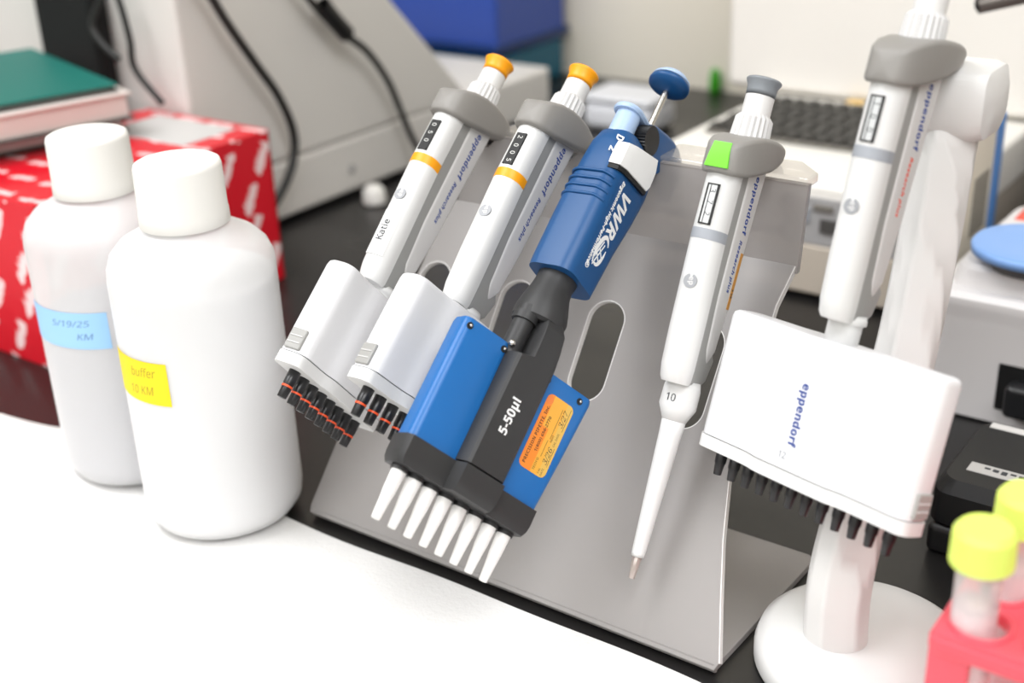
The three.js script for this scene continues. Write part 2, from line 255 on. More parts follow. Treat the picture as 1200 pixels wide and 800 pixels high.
function multiHead(t, o) {
  const n = o.channels, W = n * 9 + 12, rot = o.rot * Math.PI / 180, put = (g) => g.rotateY(rot);
  pmm('neck', lathe([[0, -119], [7.4, -119], [7.6, -107.5], [8.9, -107], [8.9, -105], [8.2, -103], [0, -103]], 32), M.white, t);
  // head: rounded slab with a fuller middle
  const th = 18, sec = (w, k) => { const p = rrect(w, th * k, 7 * k, 7); return p.map(([u, v]) => { const b = 1 / (1 + Math.exp((Math.abs(u) - 19) / 2.2)); return [u, v + Math.sign(v) * 2.6 * b * (Math.abs(v) > th * k * 0.3 ? 1 : 0)]; }); };
  const dense = (loop) => { const out = []; for (let i = 0; i < loop.length; i++) { const a = loop[i], b = loop[(i + 1) % loop.length], L = Math.hypot(b[0] - a[0], b[1] - a[1]), m = Math.max(1, Math.round(L / 3)); if (L > 12) for (let k = 0; k < m; k++) out.push([a[0] + (b[0] - a[0]) * k / m, a[1] + (b[1] - a[1]) * k / m]); else out.push(a); } return out; };
  const bulge = (loop, k) => dense(loop).map(([u, v]) => { const b = 1 / (1 + Math.exp((Math.abs(u) - W * 0.2) / 1.6)); return [u, Math.abs(v) > th * k * 0.46 ? v + Math.sign(v) * 2.4 * b : v]; });
  const top = o.headTop, bot = o.headBot;
  const base = (w, k) => bulge(rrect(w, th * k, 6.5 * k, 7), k);
  const hd = pmm('nozzle_head', put(loftY([[bot, base(W, 1)], [bot + 3, base(W, 1)], [top - 3, base(W, 1)], [top - 1, base(W, 0.96).map(([u, v]) => [u * 0.99, v])], [top, base(W, 0.85).map(([u, v]) => [u * 0.965, v])]], 0.7)), M.headWhite, t);
  pmm('ejector_strip', put(loftY([[bot - 6.5, bulge(rrect(W + 1, th - 1, 5, 7), 0.9)], [bot - 0.5, bulge(rrect(W + 1, th - 1, 5, 7), 0.9)]], 0.6)), M.white, t);
  for (const s of [-1, 1]) {
    const tb = pmm('grip_tab', put(rbox(s * W / 2 - 1.2, s * W / 2 + 1.2, bot + 1, bot + 12, -4.8, 4.8, 0.8)), M.tabGrey, t);
    for (let k = 0; k < 2; k++) pmm('grip_ridge', put(rbox(s * W / 2 + (s > 0 ? 0.8 : -1.7), s * W / 2 + (s > 0 ? 1.7 : -0.8), bot + 4 + 3.5 * k, bot + 4.7 + 3.5 * k, -4, 4, 0.3)), M.ring, tb);
  }
  if (o.headText) { pmm('head_lettering', put(letters('eppendorf', 4.1, NY, X, V(-3, (top + bot) / 2 - 5, th / 2 + 2.45), font, 0, 0.15)), M.ink, t); pmm('channel_number', put(letters('12', 3, X, Y, V(-6, bot + 6, th / 2 + 2.5), fontR)), M.bandGrey, t); }
  for (let i = 0; i < n; i++) {
    const x = (i - (n - 1) / 2) * 9, yb = bot - 6;
    const nz = pmm('nozzle', put(lathe(o.slim ? [[0, yb - 12.5], [1.9, yb - 12.5], [2.4, yb - 7], [2.8, yb - 6.5], [2.8, yb], [0, yb]] : [[0, yb - 15], [2.4, yb - 15], [2.7, yb - 8], [3, yb - 7.4], [3.1, yb], [0, yb]], 18).translate(x, 0, 0)), M.nozzle, t);
    if (!o.slim) pmm('nozzle_ring', put(cyl(2.85, 2.95, yb - 9.6, yb - 8.6, 18, x, 0)), M.nozzleRing, nz);
  }
}
const PG = 'pipettes hanging in the acrylic stand';
const P1 = thing('multichannel_pipette', 'orange-capped multichannel pipette with a white name sticker, at the stand end beside the bottles', 'pipette', undefined, PG);
pipetteBody(P1, { accent: M.orange, band: M.orange, modelInk: M.ink, digits: [['0', -12], ['5', -17], ['0', -22]] });
multiHead(P1, { channels: 8, rot: 93, headTop: -110, headBot: -162 });
{
  const st = pmm('name_sticker', loftY([[-13, 0], [13, 0]].map(([y]) => { const o2 = [], i2 = []; for (let k = 0; k <= 10; k++) { const a = (48 + 8.4 * k) * Math.PI / 180; o2.push([8.35 * Math.cos(a), 8.2 * Math.sin(a)]); i2.push([7.9 * Math.cos(a), 7.75 * Math.sin(a)]); } return [y, [...o2, ...i2.reverse()]]; }), 0.5).rotateX(0.06).translate(0, -80, 13.3), M.tape, P1);
  pmm('name_lettering', letters('Katie', 4, Y, NX, V(0, 1, 8.25), fontR, 0, 0.2).rotateX(0.06).translate(0, -80, 13.3), M.inkDark, st);
}
pose(P1, 0.0555, 0.2175, -0.0957, 41, 0);
const P2 = thing('multichannel_pipette', 'orange-capped multichannel pipette without sticker, hanging next to the blue pipette', 'pipette', undefined, PG);
pipetteBody(P2, { accent: M.orange, band: M.orange, modelInk: M.ink, digits: [['2', -11.5], ['0', -16.5], ['0', -21], ['5', -25.5]] });
multiHead(P2, { channels: 8, rot: 77, headTop: -107, headBot: -159 });
pose(P2, 0.111, 0.2175, -0.0957, 41, 0.5);
const P4 = thing('single_channel_pipette', 'white single-channel pipette with a grey cap and bright green collar tab', 'pipette', undefined, PG);
pipetteBody(P4, { accent: M.capGrey, band: M.bandGrey, modelInk: M.ink, lightWindow: true, digits: [['3', -12], ['7', -17.5], ['2', -23]] });
{
  pmm('colour_tab', loft([[7.4, 4.4, 26], [2, 5, 27.2], [-4.6, 5.9, 27.4]].map(([y, w, z]) => [V(-w, y, z - 1.2), V(w, y, z - 1.2), V(w, y, z + 0.6), V(-w, y, z + 0.6)]), 0.3), M.green, P4);
  pmm('lower_cone', lathe([[0, -124], [6, -124], [9.2, -117], [9, -108], [8, -104], [0, -104]], 36), M.white, P4);
  pmm('size_number', letters('10', 3.6, X, Y, V(-0.5, -113, 9.05), fontR, 0, 0.2), M.inkDark, P4);
  pmm('shaft', lathe([[0, -192], [3.2, -192], [3.4, -190], [5.6, -130], [6, -123], [0, -123]], 30), M.white, P4);
  pmm('tip_cone', lathe([[0, -203], [1.5, -203], [1.9, -198], [2.4, -192], [0, -192]], 20), M.tipMetal, P4);
  const cs = pmm('service_sticker', rbox(6.9, 8.15, -66, -38, -10.4, -7.4, 0.2), mat(0xc28a3a, 0.5), P4);
  pmm('sticker_print', letters('3 26', 1.8, NY, NZ, V(8.12, -58, -8.9), fontR), M.inkDark, cs);
}
pose(P4, 0.221, 0.2175, -0.0957, 62, 2);
const P5 = thing('multichannel_pipette', 'white twelve-channel pipette with grey band, hanging from the round-based holder', 'pipette');
pipetteBody(P5, { accent: M.capGrey, band: M.bandGrey, modelInk: M.inkRed, lightWindow: true, digits: [['1', -12], ['0', -17.5], ['0', -23]] });
multiHead(P5, { channels: 12, rot: -11, headTop: -116, headBot: -176, slim: true, headText: true });
pose(P5, 0.302, 0.2723, -0.0876, 69, 9); P5.rotateY(-0.157);

// the blue multichannel pipette
const P3 = thing('multichannel_pipette', 'blue and black multichannel pipette with white nozzles and an orange service sticker', 'pipette', undefined, PG);
{
  const T = P3, S = (y, w, front, back, r, cx = 0) => [y, rrect(w, front + back, r, 6, cx, (front - back) / 2)];
  pmm('handle', loftY([S(-71, 26, 14, 18, 7.5), S(-66, 26.6, 14.2, 18.2, 7.6), S(-45, 27, 14, 20, 7.6), S(-25, 27, 14, 24, 8), S(-8, 26, 13.5, 27, 8.5), S(4, 25, 13, 27, 9), S(11, 22, 11.5, 12, 9), S(13, 18, 9.5, 9, 8)], 0.7), M.blue, T);
  for (let k = 0; k < 4; k++) {
    const y = -15.5 - 4.6 * k, loop = rrect(27.1, 14.1 + 25 + 0.06 * y, 8.2, 8, 0, (14.1 - 25 - 0.06 * y) / 2), pts = [];
    for (let i = 3; i <= 21; i++) pts.push([loop[i][0], y + (i < 7 ? (i - 7) * 0.25 : 0), loop[i][1]]);
    pmm('grip_rib', tube(pts, 0.85, 60, 8), M.blue, T);
  }
  // hook: a fin that sweeps back and down
  const hs = (z, w, top, bot, r) => [z, rrect(w, top - bot, Math.min(r, (top - bot) / 2 - 0.05, w / 2 - 0.05), 5, 0, (top + bot) / 2)];
  pmm('finger_hook', loftZ([hs(0, 14, 22, 2, 3), hs(-3, 18, 26.5, 1, 3), hs(-10, 20.5, 30, 0, 3), hs(-20, 21, 33, 4, 3), hs(-29, 20, 35.5, 14, 3), hs(-38, 18, 37, 20, 3), hs(-46, 15.5, 36.5, 21, 3), hs(-53, 12, 33.5, 17, 2.8), hs(-57, 8.5, 28.5, 14, 2.2), hs(-58.5, 5, 24, 15, 1.2)], 0.8), M.blue, T);
  pmm('ejector_stem', cyl(6.6, 6.4, 8, 25, 32, 0, 5), M.paleBlue, T);
  pmm('ejector_button', loftY([[24.2, rrect(14.5, 24, 7, 7, 0, 1.5)], [25.4, rrect(16.5, 27, 8, 7, 0, 0.5)], [26.8, rrect(15.5, 26, 7.6, 7, 0, 0.5)], [27.4, rrect(12, 21, 6, 7, 0, 0.5)]], 0.8), M.paleBlue, T);
  pmm('plunger_rod', cyl(1.7, 1.7, 24, 58, 18, 1.5, -14), M.steel, T);
  const kb = pmm('plunger_knob', lathe([[0, 53], [3, 53], [8, 54.2], [10.9, 56], [11.3, 57.5], [10.8, 59], [0, 59]], 40).translate(1.5, 2, -14), M.blue, T);
  pmm('knob_cap', lathe([[0, 65], [4, 64.6], [8, 63], [10.4, 60.6], [10.9, 58.6], [0, 58.6]], 40).translate(1.5, 2, -14), M.paleBlue, kb);
  const wh = ribbed(7.5, 7.5, -4, 4, 30, 0.3).rotateZ(Math.PI / 2).translate(8, 18, -6);
  pmm('thumb_wheel', wh, M.blackDeep, T);
  pmm('lock_marks', mergeGeometries([letters('2', 4, NY, V(0.75, 0, -0.66).normalize(), V(6.2, -2.5, 13.6), font, 0, 0.5), letters('D', 3.8, NY, V(0.75, 0, -0.66).normalize(), V(6.6, 5, 12.8), font, 0, 0.5)]), M.textWhite, T);
  // folded white tape over the display
  const tp = (y0, y1, k = 0, o = 0) => [[7.5, 14.3 + o], [13.2 + o, 12.6 + o], [15 + o, 7], [15.6 + o, -15 - k], [12.3, -16 - k], [11, 4], [8, 9]].map(([u, v]) => V(u, y0 + (y1 - y0) * (14 - v) / 30, v));
  pmm('white_tape', loft([tp(-10, -6), tp(-8, -3, 1, 0.3), tp(-1, 5, 0, 0.6), tp(2.5, 12.5, -2)], 0.3), M.tape, T);
  pmm('display_seam', loft([tp(-12.6, -8.2, 1, -0.7), tp(-10.1, -6.1, 1, -0.7)], 0.3), M.blackDeep, T);
  // lettering on the flank
  pmm('maker_lettering', letters('VWR', 8.6, NY, NZ, V(13.42, -29, -4.4), font, 0.18, 0.35), M.textWhite, T);
  pmm('model_lettering', letters('Ergonomic High-Performance', 2.4, NY, NZ, V(13.42, -37.5, 3.2), font, 0.15, 0.35), M.textWhite, T);
  const arc = (rx, ry, w0, w1, a0, a1) => { const o = [], i = []; for (let k = 0; k <= 24; k++) { const a = a0 + (a1 - a0) * k / 24, w = w0 + (w1 - w0) * Math.sin(Math.PI * k / 24); o.push([rx * Math.cos(a), ry * Math.sin(a)]); i.push([(rx - w) * Math.cos(a), (ry - w) * Math.sin(a)]); } return prism([...o, ...i.reverse()], 0.3); };
  const em = mergeGeometries([arc(9.5, 5.4, 0.6, 2.6, 2.2, 5.6), arc(7.5, 4.4, 0.4, 2.2, -0.6, 2.0), prism([[-6, -1], [6, -4.6], [6.3, -4], [-5.6, -0.3]], 0.3), prism([[-5, 0.8], [8, -3], [8.2, -2.4], [-4.6, 1.4]], 0.3), prism([[-1, -2], [2.5, 3.2], [1.9, 3.6], [-1.6, -1.6]], 0.3), prism([[2, -3], [5.2, 2], [4.7, 2.4], [1.4, -2.6]], 0.3)]);
  pmm('maker_emblem', basis(em, NY, NZ, X, V(13.36, -51, -3.6)), M.textWhite, T);
  pmm('registered_mark', basis(mergeGeometries([arc(1.6, 1.6, 0.3, 0.3, 0, 6.283), letters('R', 1.6, X, Y, V(0, 0, 0), font, 0, 0.3)].map((g) => { const q = g.index ? g.toNonIndexed() : g; return q; })), NY, NZ, X, V(13.3, -61.5, 2.4)), M.textWhite, T);
  // black swivel neck
  pmm('swivel_neck', loftY([[-98, rrect(23, 23, 11, 6, 0, 0)], [-96.5, rrect(26.5, 26, 12.5, 6, 0, 0)], [-92, rrect(27, 26.5, 12.8, 6, 0, 0)], [-86, rrect(23.5, 24, 11, 6, 0, 0.5)], [-80, rrect(20, 21, 9.8, 6, 0, 1)], [-76, rrect(19, 19.5, 9, 6, 0, 1)], [-70, rrect(20, 20, 9.5, 6, 0, 0)], [-64, rrect(20, 20, 9.5, 6, 0, 0)]], 0.7), M.black, T);
  const rot = 64 * Math.PI / 180, put = (g) => g.rotateY(rot);
  pmm('head_spindle', put(mergeGeometries([cyl(5.2, 5.2, -122, -93, 28, -8.5, 3), cyl(6.4, 6.4, -101, -97, 28, -8.5, 3)])), M.black, T);
  // black centre ridge
  const tr = (y, wb, wf, zf, zb, l = 1) => [y, [[-wb * l, zb], [-wb * l, 6], [(-wf - 1.5) * l, zf - 5], [-wf * l, zf - 1.2], [(-wf + 1.4) * l, zf], [wf - 1.4, zf], [wf, zf - 1.2], [wf + 1.5, zf - 5], [wb, 6], [wb, zb]]];
  pmm('centre_ridge', put(loftY([tr(-176, 12.5, 10.8, 16.8, -8), tr(-119.5, 12.5, 10.8, 16.8, -8), tr(-117.5, 12.5, 10.8, 16.8, -8, 0.3), tr(-108, 12, 10, 16.4, -8, 0.3), tr(-100, 11, 9.4, 15, -9, 0.3), tr(-95, 10, 8, 12, -8, 0.3)], 0.35)), M.black, T);
  pmm('range_lettering', put(letters('5-50µl', 4.6, Y, NX, V(-1, -148, 16.75), font, 0, 0.2)), M.textWhite, T);
  for (const s of [-1, 1]) {
    const pl = pmm('side_plate', put(loftY([[-178, rrect(29, 15, 4, 5, s * 23.5, 0)], [-150, rrect(s > 0 ? 31 : 28.5, 15, 4, 5, s > 0 ? 25 : -23.8, 0)], [-118, rrect(s > 0 ? 32 : 27.5, 15, 4, 5, s > 0 ? 26.8 : -24.4, 0)], [-115.5, rrect(s > 0 ? 31 : 26.5, 13.5, 3.4, 5, s > 0 ? 26.8 : -24.4, 0)]], 0.6)), M.plateBlue, T);
    for (const u of [14.2, 35]) {
      const sc = pmm('screw_seat', put(new THREE.CylinderGeometry(1.7, 1.7, 0.5, 16).rotateX(Math.PI / 2).translate(s * u, -119.5, 7.45)), M.blackDeep, pl);
      pmm('screw_head', put(new THREE.SphereGeometry(0.85, 12, 8).translate(s * u + 0.3, -119.3, 7.8)), M.steel, pl);
    }
  }
  pmm('spring_pin', put(new THREE.SphereGeometry(1.8, 14, 10).translate(-12, -115, 8.5)), M.steel, T);
  // service sticker
  const tex = canvasTex(512, 256, (c, w, h) => {
    c.fillStyle = '#f08a2b'; c.fillRect(0, 0, w, h); c.fillStyle = '#e9ab3e'; c.fillRect(0, 120, w, h - 120); c.fillRect(300, 60, 212, 196);
    c.fillStyle = '#e8803a'; c.beginPath(); c.arc(470, 28, 34, 0, 7); c.fill(); c.fillStyle = '#dfb457'; c.fillRect(0, 190, w, 66);
    c.fillStyle = '#2a1d14'; c.font = 'bold 35px sans-serif'; c.fillText('PRECISION PIPETTE, Inc.', 26, 52); c.font = 'bold 34px sans-serif'; c.fillText('1(800) 656-2770', 128, 104);
    c.font = '26px sans-serif'; c.fillText("TECH'D", 20, 146); c.font = '22px sans-serif'; c.fillText('CAL', 16, 196); c.fillText('DATE', 10, 224); c.fillText('NEXT', 232, 190); c.fillText('CAL DATE', 216, 226);
    c.lineWidth = 3; c.strokeStyle = '#3a2a1c'; for (const [a, b, x] of [[120, 154, 235], [250, 166, 460], [80, 236, 210], [330, 234, 490]]) { c.beginPath(); c.moveTo(a, b); c.lineTo(x, b); c.stroke(); }
    c.font = 'italic 58px serif'; c.fillText('3/26', 84, 226); c.fillText('3/27', 345, 222);
  });
  const sg = prism(rrect(38, 16.5, 3, 5), 0.25); { const p = sg.attributes.position, u = sg.attributes.uv; for (let i = 0; i < p.count; i++) u.setXY(i, p.getX(i) / 38 + 0.5, p.getY(i) / 16.5 + 0.5); }
  pmm('service_sticker', put(basis(sg, Y, NX, Z, V(26, -143, 7.45))), new THREE.MeshPhysicalMaterial({ map: tex, roughness: 0.45 }), T);
  // black foot and white nozzles
  const foot = [[-37.5, -9], [37.5, -9], [38.8, -6], [38.8, 6], [37, 9.5], [13, 9.8], [11.2, 17.4], [-11.2, 17.4], [-13, 9.8], [-37, 9.5], [-38.8, 6], [-38.8, -6]];
  pmm('foot_block', put(loftY([[-190.5, scaleLoop(foot, 0.96, 0.86)], [-188, scaleLoop(foot, 0.99, 0.96)], [-185, foot], [-177, foot]], 0.5)), M.black, T);
  for (let i = 0; i < 8; i++) {
    const x = (i - 3.5) * 9;
    const nz = pmm('nozzle', put(lathe([[0, -216], [1.9, -216], [2.1, -215.4], [2.7, -206], [3.1, -202], [3.5, -192], [3.5, -189], [0, -189]], 22).translate(x, 0, 0)), M.tipWhite, T);
    pmm('nozzle_collar', put(cyl(4.3, 4.3, -192.5, -189, 22, x, 0)), M.black, nz);
  }
}
pose(P3, 0.155, 0.215, -0.0877, 39, -2);

// ---------------------------------------------------------------- round-based pipette holder
{
  const t = thing('pipette_holder', 'white single pipette holder with curved post on a round domed base', 'pipette holder', [0.3175, 0, -0.047]);
  mesh('base', lathe([[0, 0], [0.05, 0], [0.0508, 0.002], [0.0508, 0.008], [0.049, 0.0135], [0.043, 0.018], [0.03, 0.0205], [0, 0.021]], 64), M.white, t);
  const pts = [[-0.009, 0.008, 0.012], [-0.009, 0.05, 0.013], [-0.0085, 0.09, -0.006], [-0.008, 0.14, -0.043], [-0.008, 0.199, -0.064], [-0.0075, 0.237, -0.072], [-0.007, 0.255, -0.078]].map((p) => V(...p));
  const cv = new THREE.CatmullRomCurve3(pts), secs = [];
  for (let i = 0; i <= 40; i++) { const u = i / 40, p = cv.getPoint(u), tg = cv.getTangent(u), sx = X, f = sx.clone().cross(tg).normalize(), w = 0.0152 - 0.0022 * u, d = 0.013; secs.push(Array.from({ length: 28 }, (_, k) => { const a = 2 * Math.PI * k / 28; return p.clone().addScaledVector(sx, w * Math.cos(a)).addScaledVector(f, d * Math.sin(a)); })); }
  mesh('post', loft(secs, 1), M.warmWhite, t);
  const hd = loft([[-0.0165, 0.013, 0.011], [-0.0145, 0.017, 0.0148], [-0.01, 0.0185, 0.016], [0.01, 0.0185, 0.016], [0.0145, 0.017, 0.0148], [0.0165, 0.013, 0.011]].map(([x, a, b]) => rrect(2 * a, 2 * b, 0.008, 6).map(([u, v]) => V(x - 0.005, 0.256 + v, -0.079 + u))), 0.6);
  mesh('holder_head', hd, M.warmWhite, t);
}

// ---------------------------------------------------------------- wash bottles
function bottle(label, x, z, level, liquid, lab) {
  const t = thing('plastic_bottle', label, 'bottle', [x, 0.0025, z]);
  mesh('body', lathe([[0, 0.001], [0.034, 0.001], [0.041, 0.003], [0.0445, 0.008], [0.0455, 0.015], [0.0455, 0.15], [0.0449, 0.1565], [0.0425, 0.163], [0.037, 0.169], [0.029, 0.1735], [0.0225, 0.1762], [0.021, 0.179], [0.021, 0.205]], 72), M.hdpe, t);
  mesh('liquid', lathe([[0, 0.0025], [0.034, 0.0025], [0.0405, 0.0045], [0.0435, 0.009], [0.0443, 0.016], [0.0443, level - 0.0004], [0.0438, level], [0, level]], 64), liquid, t);
  mesh('screw_cap', lathe([[0, 0.214], [0.004, 0.2145], [0.005, 0.2125], [0.0205, 0.2125], [0.0225, 0.2115], [0.0232, 0.209], [0.0236, 0.1855], [0.0239, 0.185], [0.0241, 0.1785], [0.021, 0.1782], [0, 0.1782]], 56), M.cap, t);
  const a0 = lab.a0 * Math.PI / 180, a1 = lab.a1 * Math.PI / 180;
  const g = new THREE.CylinderGeometry(0.0458, 0.0458, lab.h, 24, 1, true, a0, a1 - a0).translate(0, lab.y, 0);
  const inner = new THREE.CylinderGeometry(0.0456, 0.0456, lab.h, 24, 1, true, a0, a1 - a0).translate(0, lab.y, 0);
  mesh('tape_label', mergeGeometries([g, inner]), new THREE.MeshPhysicalMaterial({ map: canvasTex(256, 128, lab.draw), roughness: 0.7, side: THREE.DoubleSide }), t);
}
bottle('white plastic bottle with a blue tape label and grey liquid inside', -0.1395, 0.0085, 0.104, M.liquidGrey, {
  a0: -32, a1: 47, h: 0.0225, y: 0.108, draw: (c, w, h) => { c.fillStyle = '#9fcdf5'; c.fillRect(0, 0, w, h); c.fillStyle = '#6485b0'; c.font = 'italic 30px sans-serif'; c.save(); c.rotate(-0.05); c.fillText('5/19/25', 104, 58); c.fillText('KM', 168, 104); c.restore(); } });
bottle('white plastic bottle with a yellow tape label, beside the pipette stand', -0.048, 0.021, 0.147, M.liquidClear, {
  a0: -36, a1: 24, h: 0.025, y: 0.102, draw: (c, w, h) => { c.fillStyle = '#f8dc1c'; c.fillRect(0, 0, w, h); c.fillStyle = '#a8961c'; c.font = 'italic 36px sans-serif'; c.save(); c.rotate(-0.08); c.fillText('buffer', 112, 62); c.fillText('10 KM', 92, 116); c.restore(); } });

// ---------------------------------------------------------------- red carton and books
{
  const print = (seedv, lying) => canvasTex(512, 512, (c, w, h) => {
    c.fillStyle = '#d90c24'; c.fillRect(0, 0, w, h); seed = seedv;
    for (let r = -1; r < 6; r++) for (let q = -1; q < 5; q++) {
      c.save(); c.translate(q * 130 + (r % 2) * 60 + 30, r * 105 + 50); c.rotate(lying ? -0.15 : -1.05);
      c.strokeStyle = '#fbdede'; c.lineWidth = lying ? 10 : 15; c.lineCap = 'round'; c.beginPath(); c.moveTo(-38, 0);
      for (let k = 0; k < 8; k++) { const x = -38 + k * 10.5; c.moveTo(x, 9 * (rnd() - 0.3)); c.lineTo(x + 6, -10 + 8 * rnd()); c.lineTo(x + 9, 10 * rnd()); } c.stroke(); c.restore();
    }
  });
  const t = thing('carton', 'bright red cardboard box with slanted white print, behind the bottles', 'box', [-0.366, 0, -0.158]);
  const sideM = new THREE.MeshPhysicalMaterial({ map: print(11, false), roughness: 0.45 }), topM = new THREE.MeshPhysicalMaterial({ map: print(23, true), roughness: 0.28 });
  const panel = (w, h) => { const g = new RoundedBoxGeometry(w, h, 0.003, 2, 0.001); const p = g.attributes.position, u = g.attributes.uv; for (let i = 0; i < p.count; i++) u.setXY(i, p.getX(i) / 0.15, p.getY(i) / 0.15); return g; };
  for (const m of [sideM.map, topM.map]) m.wrapS = m.wrapT = THREE.RepeatWrapping;
  const W = 0.152, D = 0.226, H = 0.13;
  mesh('side_panel', panel(D, H).rotateY(Math.PI / 2).translate(W / 2 - 0.0015, H / 2, 0), sideM, t);
  mesh('side_panel', panel(D, H).rotateY(-Math.PI / 2).translate(-W / 2 + 0.0015, H / 2, 0), sideM, t);
  mesh('front_panel', panel(W, H).translate(0, H / 2, D / 2 - 0.0015), sideM, t);
  mesh('rear_panel', panel(W, H).rotateY(Math.PI).translate(0, H / 2, -D / 2 + 0.0015), sideM, t);
  mesh('base', box(-W / 2 + 0.002, W / 2 - 0.002, 0.001, 0.004, -D / 2 + 0.002, D / 2 - 0.002), M.red, t);
  const lid = mesh('lid', panel(W, D).rotateX(-Math.PI / 2).translate(0, H - 0.0005, 0), topM, t);
  mesh('shipping_label', rbox(-0.045, 0.052, H + 0.0008, H + 0.0016, -0.1, -0.042, 0.0003, 1), mat(0xc9c8c6, 0.4), lid);
}
function book(name, label, x0, x1, z0, z1, y0, y1, cover, pages, tilt) {
  const t = thing(name, label, 'book', [(x0 + x1) / 2, y0, (z0 + z1) / 2], 'papers stacked on the red box'), w = (x1 - x0) / 2, d = (z1 - z0) / 2, h = y1 - y0;
  mesh('pages', rbox(-w + 0.004, w - 0.004, 0.002, h - 0.002, -d + 0.003, d - 0.003, 0.001, 1), pages, t);
  mesh('cover', rbox(-w, w, h - 0.0025, h, -d, d, 0.001, 2), cover, t);
  mesh('back_cover', rbox(-w, w, 0, 0.0025, -d, d, 0.001, 2), M.machineDark, t);
  t.rotation.y = tilt; return t;
}
book('notebook', 'pale notebook lying directly on the red cardboard box', -0.58, -0.408, -0.235, -0.075, 0.1312, 0.146, M.machineDark, M.pagePink, -0.28);
book('binder', 'thick pale folder under the teal notebook', -0.59, -0.388, -0.232, -0.06, 0.1465, 0.169, M.pageWhite, M.pageWhite, -0.28);
book('notebook', 'notebook with a teal green cover on top of the stack', -0.60, -0.396, -0.228, -0.06, 0.1692, 0.176, M.teal, M.pageWhite, -0.29);

// ---------------------------------------------------------------- grey machine, cables, black box behind the books
{
  const t = thing('bench_machine', 'large light grey benchtop machine with a sloping end', 'machine', [-0.39, 0, 0]);
  const side = (pts) => basis(prism(pts.map(([z, y]) => [-z, y]), 0.6, 0.004), NZ, Y, X, V(-0.605, 0, 0));
  mesh('lower_housing', side([[-0.275, 0.006], [-0.39, 0.006], [-0.55, 0.006], [-0.83, 0.012], [-0.83, 0.0605], [-0.275, 0.0605]]), M.machine, t);
  mesh('upper_housing', side([[-0.275, 0.0615], [-0.668, 0.0615], [-0.60, 0.134], [-0.548, 0.187], [-0.43, 0.33], [-0.275, 0.33]]), M.machine, t);
  for (const z of [-0.3, -0.45, -0.76]) mesh('foot', cyl(0.008, 0.01, 0, 0.008, 20, -0.03, z), M.machineDark, t);
  mesh('screw', new THREE.CylinderGeometry(0.004, 0.004, 0.002, 14).rotateZ(Math.PI / 2).translate(0.0005, 0.03, -0.47), M.instrPanel, t);
}
tag(mesh('plastic_plug', lathe([[0, 0], [0.011, 0], [0.012, 0.003], [0.011, 0.014], [0.007, 0.019], [0, 0.02]], 28).translate(-0.357, 0, -0.464), M.cap, scene), 'small round white plastic plug on the bench by the grey machine', 'plug');
tag(mesh('power_cable', tube([[-0.372, 0.30, -0.25], [-0.372, 0.236, -0.295], [-0.372, 0.205, -0.313], [-0.372, 0.163, -0.341], [-0.372, 0.127, -0.365], [-0.372, 0.088, -0.378], [-0.37, 0.062, -0.369], [-0.365, 0.03, -0.33], [-0.372, 0.006, -0.29], [-0.38, 0.0045, -0.275]], 0.0042), M.cable, scene), 'black cable hanging beside the red box corner', 'cable');
{
  const t = thing('power_cable', 'black cable with a moulded plug crossing the grey machine', 'cable', [0, 0, 0]);
  mesh('cord', tube([[-0.372, 0.3, -0.36], [-0.372, 0.24, -0.392], [-0.372, 0.216, -0.409], [-0.372, 0.189, -0.433], [-0.372, 0.171, -0.454], [-0.372, 0.147, -0.487], [-0.372, 0.111, -0.515], [-0.372, 0.077, -0.531], [-0.37, 0.04, -0.547], [-0.36, 0.008, -0.565], [-0.345, 0.0042, -0.60]], 0.0037), M.cable, t);
  mesh('plug', tube([[-0.371, 0.201, -0.43], [-0.37, 0.187, -0.441], [-0.371, 0.168, -0.46]], 0.0085, 20, 14), M.blackDeep, t);
}
tag(mesh('power_cable', tube([[-0.40, 0.1435, -0.255], [-0.43, 0.172, -0.255], [-0.43, 0.195, -0.255], [-0.44, 0.235, -0.255], [-0.447, 0.236, -0.255], [-0.468, 0.215, -0.252], [-0.472, 0.203, -0.25], [-0.462, 0.19, -0.25], [-0.445, 0.178, -0.252]], 0.003), M.cable, scene), 'looped black cable behind the stack of books', 'cable');
{
  const t = thing('black_device', 'black upright device behind the teal notebook', 'device', [-0.515, 0, -0.262]);
  mesh('housing', rbox(-0.042, 0.04, 0, 0.34, -0.01, 0.008, 0.003), mat(0x040404, 0.9), t);
  mesh('bezel', rbox(-0.039, 0.037, 0.01, 0.33, 0.0075, 0.009, 0.0006, 1), mat(0x060606, 0.85), t);
}
// ---------------------------------------------------------------- far left: blue bins
{
  const t = thing('storage_bin', 'dark blue plastic storage bin standing against the wall', 'bin', [-0.64, 0, -0.93]);
  mesh('body', rbox(-0.145, 0.14, 0.052, 0.30, -0.1, 0.06, 0.006), M.binBlue, t);
  mesh('lid_rim', rbox(-0.15, 0.145, 0.058, 0.068, -0.105, 0.066, 0.003), M.binDark, t);
  mesh('base', rbox(-0.14, 0.136, 0.0, 0.0515, -0.1, 0.062, 0.004), M.binTeal, t);
}
{
  const t = thing('plastic_tub', 'rounded white plastic tub on the bench behind the blue pipette', 'tub', [-0.282, 0, -0.835]);
  mesh('body', rbox(-0.046, 0.046, 0, 0.034, -0.034, 0.034, 0.012, 4), mat(0xe3e5ea, 0.4), t);
  mesh('lid', rbox(-0.0475, 0.0475, 0.0342, 0.042, -0.0355, 0.0355, 0.0038, 3), mat(0xe9ebf0, 0.4), t);
}
